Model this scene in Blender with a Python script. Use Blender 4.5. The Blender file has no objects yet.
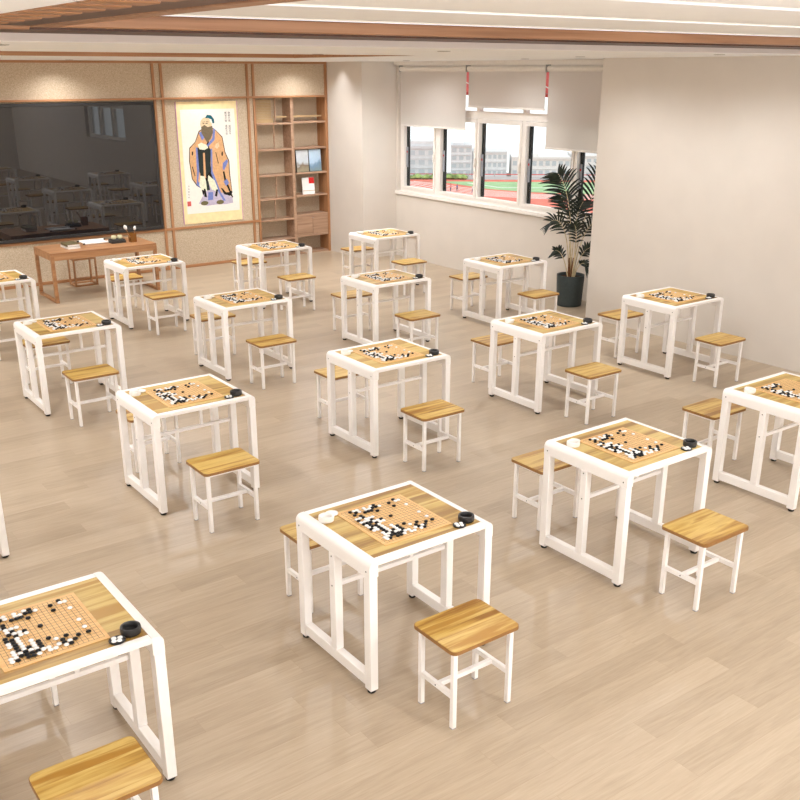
import bpy, bmesh, math, random
from mathutils import Vector, Matrix
random.seed(7)
PI = math.pi
COL = bpy.context.scene.collection
SC = bpy.context.scene

# ------------------------------------------------------------------ materials
def lin(c):
    return tuple(((v/255)/12.92 if v/255 <= 0.04045 else ((v/255+0.055)/1.055)**2.4) for v in c) + (1.0,)

class NT:
    """small helper around a material's node tree"""
    def __init__(s, name, rough=0.5, spec=0.5, metal=0.0, color=None):
        s.m = bpy.data.materials.new(name); s.m.use_nodes = True
        s.t = s.m.node_tree; s.b = s.t.nodes['Principled BSDF']
        s.b.inputs['Roughness'].default_value = rough
        s.b.inputs['Specular IOR Level'].default_value = spec
        s.b.inputs['Metallic'].default_value = metal
        if color: s.b.inputs['Base Color'].default_value = lin(color)
    def n(s, typ, **kw):
        nd = s.t.nodes.new(typ)
        for k, v in kw.items(): setattr(nd, k, v)
        return nd
    def l(s, a, b): s.t.links.new(a, b)
    def val(s, sock, v):
        if hasattr(v, 'links'): s.l(v, sock)
        else: sock.default_value = v
    def math(s, op, a, b=0.0, c=0.0):
        nd = s.n('ShaderNodeMath', operation=op)
        for i, v in enumerate((a, b, c)): s.val(nd.inputs[i], v)
        return nd.outputs[0]
    def coord(s, which='Object'):
        return s.n('ShaderNodeTexCoord').outputs[which]
    def sep(s, v):
        nd = s.n('ShaderNodeSeparateXYZ'); s.l(v, nd.inputs[0]); return nd.outputs
    def comb(s, x, y, z=0.0):
        nd = s.n('ShaderNodeCombineXYZ')
        for i, v in enumerate((x, y, z)): s.val(nd.inputs[i], v)
        return nd.outputs[0]
    def mapping(s, v, scale=(1, 1, 1), loc=(0, 0, 0)):
        nd = s.n('ShaderNodeMapping'); s.l(v, nd.inputs[0])
        nd.inputs['Scale'].default_value = scale; s.val(nd.inputs['Location'], loc); return nd.outputs[0]
    def noise(s, v, scale=5, detail=3, rough=0.5, dist=0.0):
        nd = s.n('ShaderNodeTexNoise'); s.l(v, nd.inputs['Vector'])
        nd.inputs['Scale'].default_value = scale; nd.inputs['Detail'].default_value = detail
        nd.inputs['Roughness'].default_value = rough; nd.inputs['Distortion'].default_value = dist
        return nd.outputs['Fac']
    def ramp(s, f, stops):
        nd = s.n('ShaderNodeValToRGB'); s.l(f, nd.inputs[0]); e = nd.color_ramp.elements
        while len(e) < len(stops): e.new(0.5)
        for i, (p, c) in enumerate(stops): e[i].position = p; e[i].color = lin(c)
        return nd.outputs[0]
    def mix(s, f, a, b, mode='MIX'):
        nd = s.n('ShaderNodeMix', data_type='RGBA', blend_type=mode)
        s.val(nd.inputs[0], f)
        for i, v in ((6, a), (7, b)):
            if isinstance(v, tuple): nd.inputs[i].default_value = lin(v) if len(v) == 3 else v
            else: s.l(v, nd.inputs[i])
        return nd.outputs[2]
    def base(s, c): s.l(c, s.b.inputs['Base Color'])
    def bump(s, h, strength=0.1, dist=0.01):
        nd = s.n('ShaderNodeBump'); nd.inputs['Strength'].default_value = strength; nd.inputs['Distance'].default_value = dist
        s.l(h, nd.inputs['Height']); s.l(nd.outputs[0], s.b.inputs['Normal'])

def plain(name, color, rough=0.5, spec=0.5, metal=0.0, var=0.04, scale=30.0):
    """one colour with a faint mottling"""
    t = NT(name, rough, spec, metal)
    f = t.noise(t.coord(), scale, 2)
    a = tuple(max(0, c*(1-var)) for c in color); b = tuple(min(255, c*(1+var)) for c in color)
    t.base(t.ramp(f, [(0.3, a), (0.7, b)])); return t.m

def wood(name, stops, axis='X', streak=14.0, along=1.2, rough=0.42, spec=0.4, random_shift=True, plank=None):
    """streaky wood, grain along one object axis"""
    t = NT(name, rough, spec)
    co = t.coord()
    if random_shift:
        oi = t.n('ShaderNodeObjectInfo'); sh = t.math('MULTIPLY', oi.outputs['Random'], 37.0)
        co = t.mapping(co, (1, 1, 1), t.comb(sh, sh, sh))
    sc = {'X': (along, streak, streak), 'Y': (streak, along, streak), 'Z': (streak, streak, along)}[axis]
    v = t.mapping(co, sc)
    big = t.noise(v, 1.0, 2, 0.5, 0.6)
    fine = t.noise(t.mapping(co, tuple(k*5 for k in sc)), 1.0, 4, 0.6)
    f = t.math('ADD', t.math('MULTIPLY', big, 0.8), t.math('MULTIPLY', fine, 0.25))
    if plank:
        x, y, z = t.sep(co); a = {'X': y, 'Y': x, 'Z': x}[axis]
        w = t.n('ShaderNodeTexWhiteNoise', noise_dimensions='1D'); t.l(t.math('FLOOR', t.math('DIVIDE', a, plank)), w.inputs['W'])
        f = t.math('ADD', f, t.math('MULTIPLY', t.math('SUBTRACT', w.outputs['Value'], 0.5), 0.28))
    t.base(t.ramp(f, stops)); return t.m

WHITE = plain('white_powder_coat', (246, 241, 236), 0.38, 0.5, var=0.003)
BLACK = plain('black_rubber', (24, 23, 22), 0.55, 0.4)
TOPW = wood('oak_tabletop', [(0.34, (148, 108, 46)), (0.46, (186, 150, 76)), (0.58, (208, 180, 108)), (0.70, (176, 134, 60))], 'X', 11, 0.9, 0.4, plank=0.085)
SEATW = wood('oak_seat', [(0.34, (148, 102, 42)), (0.46, (192, 152, 76)), (0.58, (212, 180, 106)), (0.70, (174, 128, 56))], 'X', 15, 1.1, 0.4, plank=0.062)
EDGEW = plain('oak_edge', (150, 108, 62), 0.5, 0.3)
DESKW = wood('walnut_desk', [(0.3, (142, 98, 64)), (0.5, (168, 120, 80)), (0.7, (182, 135, 94))], 'X', 16, 1.3, 0.42)
TRIMX = wood('timber_trim_level', [(0.3, (142, 97, 62)), (0.5, (167, 118, 79)), (0.7, (180, 132, 92))], 'X', 22, 1.0, 0.45)
TRIMZ = wood('timber_trim_upright', [(0.3, (142, 97, 62)), (0.5, (167, 118, 79)), (0.7, (180, 132, 92))], 'Z', 22, 1.0, 0.45)
CASEW = wood('bookcase_timber', [(0.3, (150, 116, 92)), (0.5, (172, 138, 112)), (0.7, (186, 152, 126))], 'X', 24, 1.2, 0.48)
CEILW = wood('ceiling_timber', [(0.3, (134, 94, 66)), (0.5, (160, 116, 84)), (0.7, (174, 130, 98))], 'X', 26, 0.8, 0.45)
DARKW = wood('ceiling_walnut', [(0.3, (58, 33, 21)), (0.6, (84, 50, 31)), (0.8, (98, 61, 40))], 'Y', 20, 0.8, 0.5)
SLATW = wood('ceiling_slat_wood', [(0.3, (128, 84, 54)), (0.6, (158, 112, 76)), (0.8, (168, 122, 86))], 'X', 24, 1.0, 0.45)
WALL = plain('cream_plaster', (215, 206, 195), 0.75, 0.25, var=0.008, scale=3)
CEIL = plain('ceiling_plaster', (244, 244, 244), 0.8, 0.2, var=0.006, scale=3)
FRAMEW = plain('window_frame_white', (236, 230, 222), 0.4, 0.4, var=0.01)
STEEL = plain('brushed_steel', (170, 168, 165), 0.35, 0.5, 0.9, var=0.03)
SCREW = plain('screw_head', (90, 84, 78), 0.4, 0.5, 0.6)
GRAYP = plain('grey_plastic', (148, 150, 156), 0.5)
REDP = plain('red_mark', (170, 40, 40), 0.5)

# floor: staggered boards, one tint per board
def floor_mat():
    t = NT('floor_boards', 0.30, 0.45)
    x, y, z = t.sep(t.coord())
    row = t.math('FLOOR', t.math('DIVIDE', y, 0.1445))
    w = t.n('ShaderNodeTexWhiteNoise', noise_dimensions='1D'); t.l(row, w.inputs['W'])
    xo = t.math('ADD', x, t.math('MULTIPLY', w.outputs['Value'], 1.25))
    pid = t.math('FLOOR', t.math('DIVIDE', xo, 1.25))
    w2 = t.n('ShaderNodeTexWhiteNoise', noise_dimensions='2D'); t.l(t.comb(pid, row), w2.inputs['Vector'])
    v2 = w2.outputs['Value']
    gv = t.comb(t.math('ADD', x, t.math('MULTIPLY', v2, 91.0)), t.math('ADD', y, t.math('MULTIPLY', v2, 53.0)))
    g1 = t.noise(t.mapping(gv, (1.6, 20, 1)), 1.0, 4, 0.6, 1.6)
    g2 = t.noise(t.mapping(gv, (6, 110, 1)), 1.0, 3, 0.6, 0.4)
    f = t.math('ADD', t.math('ADD', t.math('MULTIPLY', g1, 0.42), t.math('MULTIPLY', g2, 0.30)), t.math('ADD', t.math('MULTIPLY', v2, 0.17), 0.035))
    c = t.ramp(f, [(0.25, (158, 139, 116)), (0.5, (179, 160, 136)), (0.75, (195, 177, 154))])
    fy = t.math('FRACT', t.math('DIVIDE', y, 0.1445)); fx = t.math('FRACT', t.math('DIVIDE', xo, 1.25))
    seam = t.math('MAXIMUM', t.math('LESS_THAN', fy, 0.012), t.math('LESS_THAN', fx, 0.0014))
    t.base(t.mix(t.math('MULTIPLY', seam, 0.35), c, (150, 122, 96)))
    t.l(t.math('ADD', t.math('MULTIPLY', g1, 0.12), 0.26), t.b.inputs['Roughness'])
    return t.m
FLOOR = floor_mat()

def straw_mat():
    t = NT('straw_wallpaper', 0.85, 0.15)
    co = t.coord()
    a = t.noise(t.mapping(co, (1, 1, 1.6)), 60, 3, 0.7)
    b = t.noise(co, 150, 2, 0.6)
    f = t.math('ADD', t.math('MULTIPLY', a, 0.6), t.math('MULTIPLY', b, 0.4))
    t.base(t.ramp(f, [(0.36, (170, 151, 126)), (0.5, (194, 175, 150)), (0.64, (212, 196, 172))]))
    t.bump(f, 0.25, 0.004); return t.m
STRAW = straw_mat()

def board_mat():
    """playing surface with its 19 x 19 ruled lines and nine star points"""
    t = NT('go_board_wood', 0.45, 0.35)
    co = t.coord(); x, y, z = t.sep(co)
    g = t.noise(t.mapping(co, (3, 40, 1)), 1.0, 3, 0.5)
    c = t.ramp(g, [(0.3, (216, 168, 104)), (0.7, (230, 188, 126))])
    cx = t.math('DIVIDE', t.math('SUBTRACT', x, GX0), GSX); cy = t.math('DIVIDE', t.math('SUBTRACT', y, GY0), GSY)
    def near(v, hw):
        d = t.math('ABSOLUTE', t.math('SUBTRACT', v, t.math('ROUND', v))); return t.math('LESS_THAN', d, hw)
    def inside(v):
        return t.math('MULTIPLY', t.math('GREATER_THAN', v, -0.03), t.math('LESS_THAN', v, 18.03))
    ins = t.math('MULTIPLY', inside(cx), inside(cy))
    line = t.math('MULTIPLY', t.math('MAXIMUM', near(cx, 0.045), near(cy, 0.045)), ins)
    sx = t.math('SUBTRACT', t.math('DIVIDE', t.math('SUBTRACT', cx, 3.0), 6.0), 0.0)
    sy = t.math('SUBTRACT', t.math('DIVIDE', t.math('SUBTRACT', cy, 3.0), 6.0), 0.0)
    star = t.math('MULTIPLY', t.math('MULTIPLY', near(sx, 0.02), near(sy, 0.02)), ins)
    t.base(t.mix(t.math('MAXIMUM', line, star), c, (92, 62, 34))); return t.m

def fabric_mat():
    t = NT('blind_fabric', 0.9, 0.1)
    co = t.coord(); f = t.noise(t.mapping(co, (1, 220, 220)), 1.0, 2)
    c = t.ramp(f, [(0.3, (226, 220, 213)), (0.7, (232, 227, 220))])
    t.base(c)
    tr = t.n('ShaderNodeBsdfTranslucent'); t.l(c, tr.inputs[0])
    mx = t.n('ShaderNodeMixShader'); mx.inputs[0].default_value = 0.42
    t.l(t.b.outputs[0], mx.inputs[1]); t.l(tr.outputs[0], mx.inputs[2])
    t.l(mx.outputs[0], t.t.nodes['Material Output'].inputs[0]); return t.m
FABRIC = fabric_mat()

def glass_mat():
    t = NT('window_glass', 0.0, 0.5)
    tr = t.n('ShaderNodeBsdfTransparent'); tr.inputs[0].default_value = (0.97, 0.985, 0.98, 1)
    gl = t.n('ShaderNodeBsdfGlossy'); gl.inputs['Roughness'].default_value = 0.0
    fr = t.n('ShaderNodeFresnel'); fr.inputs[0].default_value = 1.3
    mx = t.n('ShaderNodeMixShader')
    geo = t.n('ShaderNodeNewGeometry')
    t.l(t.math('MULTIPLY', fr.outputs[0], t.math('SUBTRACT', 1.0, geo.outputs['Backfacing'])), mx.inputs[0]); t.l(tr.outputs[0], mx.inputs[1]); t.l(gl.outputs[0], mx.inputs[2])
    t.l(mx.outputs[0], t.t.nodes['Material Output'].inputs[0]); return t.m
GLASS = glass_mat()

def emit_mat(name, color, strength):
    t = NT(name, 0.5); t.b.inputs['Base Color'].default_value = lin(color)
    t.b.inputs['Emission Color'].default_value = lin(color); t.b.inputs['Emission Strength'].default_value = strength
    return t.m
LED = emit_mat('led_diffuser', (240, 244, 255), 0.35)
LENS = emit_mat('downlight_lens', (255, 226, 180), 2.0)
SCREEN = NT('dark_board_glass', 0.012, 1.0, color=(24, 24, 27)).m
BEZEL = plain('board_bezel', (44, 41, 40), 0.35, 0.5)
BLKSTONE = plain('black_stone', (9, 9, 9), 0.5, 0.3)
WHTSTONE = plain('white_stone', (240, 238, 234), 0.25, 0.5, var=0.01)
BLKBOWL = plain('black_bowl_lacquer', (36, 34, 33), 0.4, 0.5)
WHTBOWL = plain('white_bowl_ceramic', (238, 233, 226), 0.3, 0.5, var=0.01)

# ------------------------------------------------------------------ mesh helpers
class MB:
    def __init__(s): s.bm = bmesh.new(); s.mi = 0
    def _tag(s, faces, smooth=False):
        for f in faces: f.material_index = s.mi; f.smooth = smooth
    def box(s, x0, x1, y0, y1, z0, z1, bev=0.0, seg=1, M=None):
        bm = s.bm
        vs = [bm.verts.new((x, y, z)) for x in (x0, x1) for y in (y0, y1) for z in (z0, z1)]
        idx = [(0, 1, 3, 2), (4, 6, 7, 5), (0, 4, 5, 1), (2, 3, 7, 6), (0, 2, 6, 4), (1, 5, 7, 3)]
        fs = [bm.faces.new([vs[i] for i in q]) for q in idx]
        if bev > 0:
            es = list({e for f in fs for e in f.edges})
            r = bmesh.ops.bevel(bm, geom=es, offset=bev, segments=seg, affect='EDGES', profile=0.5)
            fs = [f for f in set(r['faces']) | {f for f in fs if f.is_valid}]
            vs = list({v for f in fs for v in f.verts})
        s._tag(fs)
        if M is not None: bmesh.ops.transform(bm, matrix=M, verts=[v for v in vs if v.is_valid])
        return s
    def prism(s, pts, axis, a0, a1, smooth=False):
        """closed outline pts (2D) pushed along an axis"""
        def P(p, a):
            return {'X': (a, p[0], p[1]), 'Y': (p[0], a, p[1]), 'Z': (p[0], p[1], a)}[axis]
        A = [s.bm.verts.new(P(p, a0)) for p in pts]; B = [s.bm.verts.new(P(p, a1)) for p in pts]
        n = len(pts); fs = [s.bm.faces.new((A[i], A[(i+1) % n], B[(i+1) % n], B[i])) for i in range(n)]
        s._tag(fs, smooth)
        caps = [s.bm.faces.new(A[::-1]), s.bm.faces.new(B)]; s._tag(caps); return s
    def lathe(s, prof, n=24, c=(0, 0, 0), smooth=True):
        """profile of (radius, height); radius 0 closes to a point"""
        rings = []
        for r, h in prof:
            if r <= 1e-6: rings.append([s.bm.verts.new((c[0], c[1], c[2]+h))])
            else: rings.append([s.bm.verts.new((c[0]+r*math.cos(2*PI*k/n), c[1]+r*math.sin(2*PI*k/n), c[2]+h)) for k in range(n)])
        fs = []
        for A, B in zip(rings, rings[1:]):
            for k in range(n):
                q = (k+1) % n
                if len(A) == 1 and len(B) == 1: continue
                if len(A) == 1: fs.append(s.bm.faces.new((A[0], B[q], B[k])))
                elif len(B) == 1: fs.append(s.bm.faces.new((A[k], A[q], B[0])))
                else: fs.append(s.bm.faces.new((A[k], A[q], B[q], B[k])))
        s._tag(fs, smooth); return s
    def cyl(s, c, r, h, n=16, r2=None):
        r2 = r if r2 is None else r2
        b = min(0.002, h*0.15)
        return s.lathe([(0, 0), (r-b, 0), (r, b), (r2, h-b), (r2-b, h), (0, h)], n, c, False)
    def tube(s, pts, rad, n=8, cap=True):
        pts = [Vector(p) for p in pts]; rs = rad if isinstance(rad, (list, tuple)) else [rad]*len(pts)
        rings = []
        up = Vector((0, 0, 1))
        for i, p in enumerate(pts):
            d = (pts[min(i+1, len(pts)-1)] - pts[max(i-1, 0)]).normalized()
            u = up if abs(d.dot(up)) < 0.95 else Vector((1, 0, 0))
            a = d.cross(u).normalized(); b = d.cross(a).normalized()
            rings.append([s.bm.verts.new(p + a*rs[i]*math.cos(2*PI*k/n) + b*rs[i]*math.sin(2*PI*k/n)) for k in range(n)])
        fs = [s.bm.faces.new((A[k], A[(k+1) % n], B[(k+1) % n], B[k])) for A, B in zip(rings, rings[1:]) for k in range(n)]
        s._tag(fs, True)
        if cap:
            c = [s.bm.faces.new(rings[0][::-1]), s.bm.faces.new(rings[-1])]; s._tag(c)
        return s
    def poly(s, pts):
        f = s.bm.faces.new([s.bm.verts.new(p) for p in pts]); s._tag([f]); return s
    def mesh(s, name, mats):
        bmesh.ops.recalc_face_normals(s.bm, faces=s.bm.faces[:])
        me = bpy.data.meshes.new(name); s.bm.to_mesh(me); s.bm.free()
        me.set_sharp_from_angle(angle=math.radians(38))
        for m in (mats if isinstance(mats, (list, tuple)) else [mats]): me.materials.append(m)
        return me
    def build(s, name, mats, parent=None, loc=None):
        return put(name, s.mesh(name, mats), parent, loc)

def put(name, me, parent=None, loc=None):
    o = bpy.data.objects.new(name, me); COL.objects.link(o)
    if parent: o.parent = parent
    if loc is not None: o.location = loc
    return o

def tag(o, label=None, cat=None, group=None, kind=None):
    if label: o['label'] = label
    if cat: o['category'] = cat
    if group: o['group'] = group
    if kind: o['kind'] = kind
    return o

def empty(name, loc, label=None, cat=None, group=None, rz=0.0):
    o = bpy.data.objects.new(name, None); COL.objects.link(o); o.empty_display_size = 0.1
    o.location = loc; o.rotation_euler = (0, 0, rz)
    return tag(o, label, cat, group)

def copy_tree(o, parent=None):
    c = o.copy(); COL.objects.link(c)
    if parent: c.parent = parent
    for ch in o.children: copy_tree(ch, c)
    return c

def bx(name, mat, parent, *a, bev=0.0, seg=1):
    return MB().box(*a, bev=bev, seg=seg).build(name, mat, parent)

def struct(name, mat, *a, bev=0.0):
    return tag(MB().box(*a, bev=bev).build(name, mat), kind='structure')

# ------------------------------------------------------------------ room shell
U_R, U_W = 9.107, 9.783          # plain wall and recessed window wall
V_B = 14.438                     # face of the timber frames on the feature wall
V_P, V_E = 13.42, 8.373          # the two ends of the window recess
ZS = 3.09                        # soffit height
ZU = 3.20                        # upper ceiling height
U_L, V_S = -5.0, -4.2            # walls behind the viewer

struct('floor', FLOOR, U_L-0.2, 10.1, V_S-0.2, 14.9, -0.15, 0.0)
# feature wall: plaster back, straw panels, timber frames
struct('wall_back', WALL, U_L-0.2, 10.1, 14.74, 14.9, 0.0, 3.5)
wp = tag(MB().box(U_L, 7.757, 14.462, 14.74, 0, ZS).box(7.757, 9.107, 14.462, 14.74, 2.56, ZS).build('wall_panel_back', STRAW), kind='structure')
struct('wall_left', WALL, U_L-0.2, U_L, V_S, 14.9, 0, 3.5)
struct('wall_front', WALL, U_L-0.2, 10.1, V_S-0.2, V_S, 0, 3.5)
# plain wall on the right with the second window, ending where the recess begins
W2 = (2.45, 5.2, 1.33, 2.75)
m = MB().box(U_R, U_R+0.24, V_S, W2[0], 0, ZS).box(U_R, U_R+0.24, W2[1], V_E, 0, ZS)
m.box(U_R, U_R+0.24, W2[0], W2[1], 0, W2[2]).box(U_R, U_R+0.24, W2[0], W2[1], W2[3], ZS)
m.box(U_R+0.2405, 10.0, V_E-0.2, V_E, 0, ZS)
tag(m.build('wall_right', WALL), kind='structure')
# pier beside the bookcase
struct('wall_pier', WALL, U_R, 10.0, V_P, 14.74, 0, ZS)
# window wall
WO = (8.43, 13.36, 1.085, 3.03)
m = MB().box(U_W, 10.0, V_E, V_P, 0, 1.03).box(U_W, 10.0, V_E, V_P, WO[3], ZS).box(U_W, 10.0, WO[1], V_P, 1.03, WO[3]).box(U_W, 10.0, V_E, WO[0], 1.03, WO[3])
tag(m.build('wall_window', WALL), kind='structure')
struct('trim_sill', FRAMEW, U_W-0.035, 9.98, V_E+0.002, V_P-0.002, 1.03, 1.085, bev=0.006)
# ceilings
struct('ceiling', CEIL, U_L-0.2, 10.1, V_S-0.2, 5.2999, ZU, ZU+0.12)
HU, HV0, HV1 = 6.12, 8.02, 10.4
m = MB().box(U_L-0.2, 10.1, 5.3, HV0, ZS, 3.5).box(U_L-0.2, 10.1, HV1, 14.9, ZS, 3.5).box(HU, 10.1, HV0, HV1, ZS, 3.5)
m.box(U_L-0.2, HU, HV0, HV1, 3.44, 3.5)
tag(m.build('ceiling_soffit', CEIL), kind='structure')
struct('ceiling_fascia', plain('fascia_plaster', (206, 194, 186), 0.8, 0.2, var=0.006, scale=3), U_L-0.2, 10.1, 5.2985, 5.2999, ZS+0.001, 3.138)
tag(MB().box(U_L, HU, HV1-0.02, HV1, ZS+0.001, 3.43).box(HU-0.02, HU, HV0, HV1-0.021, ZS+0.001, 3.43).build('trim_1', TRIMX), kind='structure')
# long timber beam at the edge of the tray
tag(MB().box(U_L, U_R+0.9, 4.76, 5.2984, 3.138, ZU-0.002, bev=0.004).build('ceiling_beam', CEILW), kind='structure')
tag(MB().box(U_L, U_R+0.9, 4.83, 5.298, 3.128, 3.1375).build('trim_2', DARKW), kind='structure')

# timber frames on the feature wall
def trimx(n, u0, u1, z0, z1, d=0.03, v=V_B, mat=None):
    tag(MB().box(u0, u1, v, v+d, z0, z1, bev=0.003).build('trim_%d' % n, mat or TRIMX), kind='structure')
def trimz(n, u0, u1, z0, z1, d=0.03, v=V_B):
    tag(MB().box(u0, u1, v, v+d, z0, z1, bev=0.003).build('trim_%d' % n, TRIMZ), kind='structure')
trimx(3, U_L, 9.107, 3.056, 3.089)
trimx(4, U_L, 9.06, 2.548, 2.578, 0.07, V_B-0.04)
trimx(5, U_L, 7.757, 0.61, 0.648)
trimx(6, U_L, 7.757, 0.0, 0.045)
for k, (a, b) in enumerate(((6.052, 6.092), (6.180, 6.220), (7.610, 7.650))):
    trimz(7+k, a, b, 0.046, 3.055, 0.028, V_B+0.001)
trimz(10, 7.717, 7.757, 0.0, 3.055, 0.30, V_B+0.001)
trimz(11, 9.060, 9.106, 0.0, 3.055, 0.30, V_B+0.001)

# slatted timber band in the tray
t = empty('ceiling_slat_panel', (0, 0, 0), 'dark timber ceiling panel with pale cross slats running towards the long beam', 'ceiling panel')
bx('panel_board', DARKW, t, 0.985, 1.291, V_S+0.1, 4.27, 3.121, ZU-0.001)
bx('edge_strip', SLATW, t, 1.292, 1.377, V_S+0.1, 4.27, 3.116, ZU-0.001, bev=0.003)
bx('end_board', SLATW, t, 0.87, 1.291, 4.271, 4.32, 3.108, ZU-0.001, bev=0.003)
for k in range(40):
    v = 4.16-0.184*k
    bx('slat', SLATW, t, 0.872, 1.046, v-0.105, v, 3.103, 3.1205, bev=0.003)

struct('ceiling_side', CEIL, U_L, 0.868, V_S, 4.3, 3.106, ZU-0.0005)

# LED lines
LN = ('LED line in the ceiling closest to the long timber beam', 'LED line in the ceiling second from the long timber beam',
      'LED line in the ceiling third from the long timber beam', 'LED line in the ceiling above the viewer')
for k in range(4):
    v = 4.62-0.99*k
    t = empty('linear_light', (0, v, ZU), 'thin white ' + LN[k], 'ceiling light', 'LED lines in the ceiling')
    bx('housing', FRAMEW, t, 1.40, U_R-0.02, -0.015, 0.015, -0.006, 0.003)
    bx('diffuser', LED, t, 1.41, U_R-0.03, -0.011, 0.011, -0.008, -0.0061)

# downlights
DL = [(4.85, 6.05, 'above the second row of tables'), (7.90, 5.87, 'near the plain wall'), (1.65, 6.04, 'by the picture edge above the second row'),
      (4.82, 7.78, 'beside the timber lined tray'), (7.89, 7.58, 'above the end of the plain wall'), (4.56, 13.56, 'before the dark board'),
      (6.78, 13.56, 'before the hanging scroll'), (8.68, 11.67, 'above the first blind'), (8.78, 9.36, 'above the third blind')]
dl0 = None
for u, v, where in DL:
    lab = 'small round recessed downlight in the soffit ' + where
    if dl0 is None:
        dl0 = t = empty('downlight', (u, v, ZS), lab, 'downlight', 'recessed downlights')
        MB().lathe([(0.034, -0.004), (0.048, -0.004), (0.052, 0.0), (0.034, -0.0005)], 20).build('ring', STEEL, t)
        MB().lathe([(0, -0.002), (0.034, -0.002), (0.034, -0.0005), (0, -0.0005)], 20).build('lens', LENS, t)
    else:
        t = copy_tree(dl0); t.location = (u, v, ZS); t['label'] = lab

# ------------------------------------------------------------------ windows
def window(name, u, v0, v1, z0, z1, cols, ztr, open_dark=True):
    """casements in columns (v of the glass), fixed lights above a transom"""
    w = tag(bpy.data.objects.new(name, None), kind='structure'); COL.objects.link(w); w.location = (u, 0, 0)
    m = MB(); f = 0.045; e = 0.055 if open_dark else 0.0
    m.box(-0.03, 0.05, v0, v1, z0, z0+f).box(-0.03, 0.05, v0, v1, z1-f, z1).box(-0.03, 0.05, v0, v0+f, z0+f, z1-f).box(-0.03, 0.05, v1-f, v1, z0+f, z1-f)
    m.box(-0.03, 0.05, v0+f, v1-f, ztr-0.05, ztr+0.05)
    for a, b in zip(cols, cols[1:]):
        lo, hi = (b[1]+e+0.041, a[0]-0.041) if a[0] > b[0] else (a[1]+e+0.041, b[0]-0.041)
        mid = (lo+hi)/2
        m.box(-0.03, 0.05, lo, hi, z0+f, ztr-0.05).box(-0.03, 0.05, mid-0.03, mid+0.03, ztr+0.05, z1-f)
    m.build('frame', FRAMEW, w)
    for a, b in cols:                       # a < b : glass edges
        s = MB(); q = 0.04; b0 = b; b = b+e
        zl, zh = z0+f+0.036, ztr-0.115
        s.box(-0.045, 0.03, a-q, b+q, zl-0.034, zl).box(-0.045, 0.03, a-q, b+q, zh, zh+0.06).box(-0.045, 0.03, a-q, a, zl, zh).box(-0.045, 0.03, b, b+q, zl, zh)
        so = s.build('sash', FRAMEW, w)
        MB().box(0.010, 0.016, a, b, zl, zh).build('pane', GLASS, so)
        if open_dark:                       # dark seal along the far jamb, grey stay with a red mark
            MB().box(0.017, 0.045, b0, b, zl, zh).build('seal', BLACK, so)
            MB().box(0.0, 0.009, b0+0.004, b-0.004, zl+0.30, zl+0.62).build('stay', GRAYP, so)
            MB().box(-0.004, -0.0005, b0+0.012, b-0.018, zl+0.53, zl+0.56).build('mark', REDP, so)
        h = MB().box(-0.075, -0.0455, a-0.040, a-0.018, (zl+zh)/2-0.10, (zl+zh)/2+0.02, bev=0.004).box(-0.055, -0.0455, a-0.045, a-0.012, (zl+zh)/2-0.03, (zl+zh)/2+0.03, bev=0.003)
        h.build('handle', FRAMEW, so)
        MB().box(0.010, 0.016, a-0.02, b+0.02, ztr+0.05, z1-f).build('upper_pane', GLASS, w)
    return w
window('window_1', 9.86, WO[0], WO[1], WO[2], WO[3], [(12.475, 13.197), (11.485, 12.242), (10.508, 11.325), (9.476, 10.312), (8.56, 9.311)], 2.345)
window('window_2', U_R+0.12, W2[0], W2[1], W2[2], W2[3], [(2.60, 3.28), (3.46, 4.16), (4.34, 5.05)], 2.2, False)

# roller blinds
BL = [(11.608, 13.231, 2.118, 'first beige roller blind from the feature wall, drawn to mid window'),
      (9.952, 11.560, 2.446, 'short beige roller blind in the middle of the window'),
      (8.52, 9.907, 1.953, 'longest beige roller blind, beside the plain wall and above the palm')]
for v0, v1, z0, lab in BL:
    t = empty('roller_blind', (9.74, (v0+v1)/2, 2.98), lab, 'blind', 'roller blinds on the window'); h = (v1-v0)/2
    MB().box(-0.0015, 0.0015, -h+0.005, h-0.005, z0-2.98+0.02, -0.03).build('fabric', FABRIC, t)
    MB().tube([(0.0, -h-0.003, 0.0), (0.0, h+0.003, 0.0)], 0.037, 16).build('tube', FRAMEW, t)
    MB().box(-0.010, 0.010, -h, h, z0-2.98, z0-2.98+0.026, bev=0.004).build('bottom_bar', FRAMEW, t)
    for sgn in (-1, 1):
        MB().box(-0.03, 0.04, sgn*(h+0.010)-0.006, sgn*(h+0.010)+0.006, -0.045, 0.05, bev=0.003).build('bracket', STEEL, t)
t = empty('blind_headrail', (9.73, 10.9, ZS-0.001), 'long white headrail above the three roller blinds', 'rail')
bx('rail', FRAMEW, t, -0.03, 0.05, -2.5, 2.48, -0.058, 0.0, bev=0.004)

# ------------------------------------------------------------------ go tables
ORG, SU, SV = (0.8682, 3.7295), 1.8312, 2.6019
def tpos(i, j): return (ORG[0]+SU*i, ORG[1]+SV*j, 0.0)
AX, BY, HT = 0.393, 0.345, 0.75
GX0, GY0, GSX, GSY = -0.1995, -0.2155, 0.388/18, 0.417/18
BOARDM = board_mat()

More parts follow.
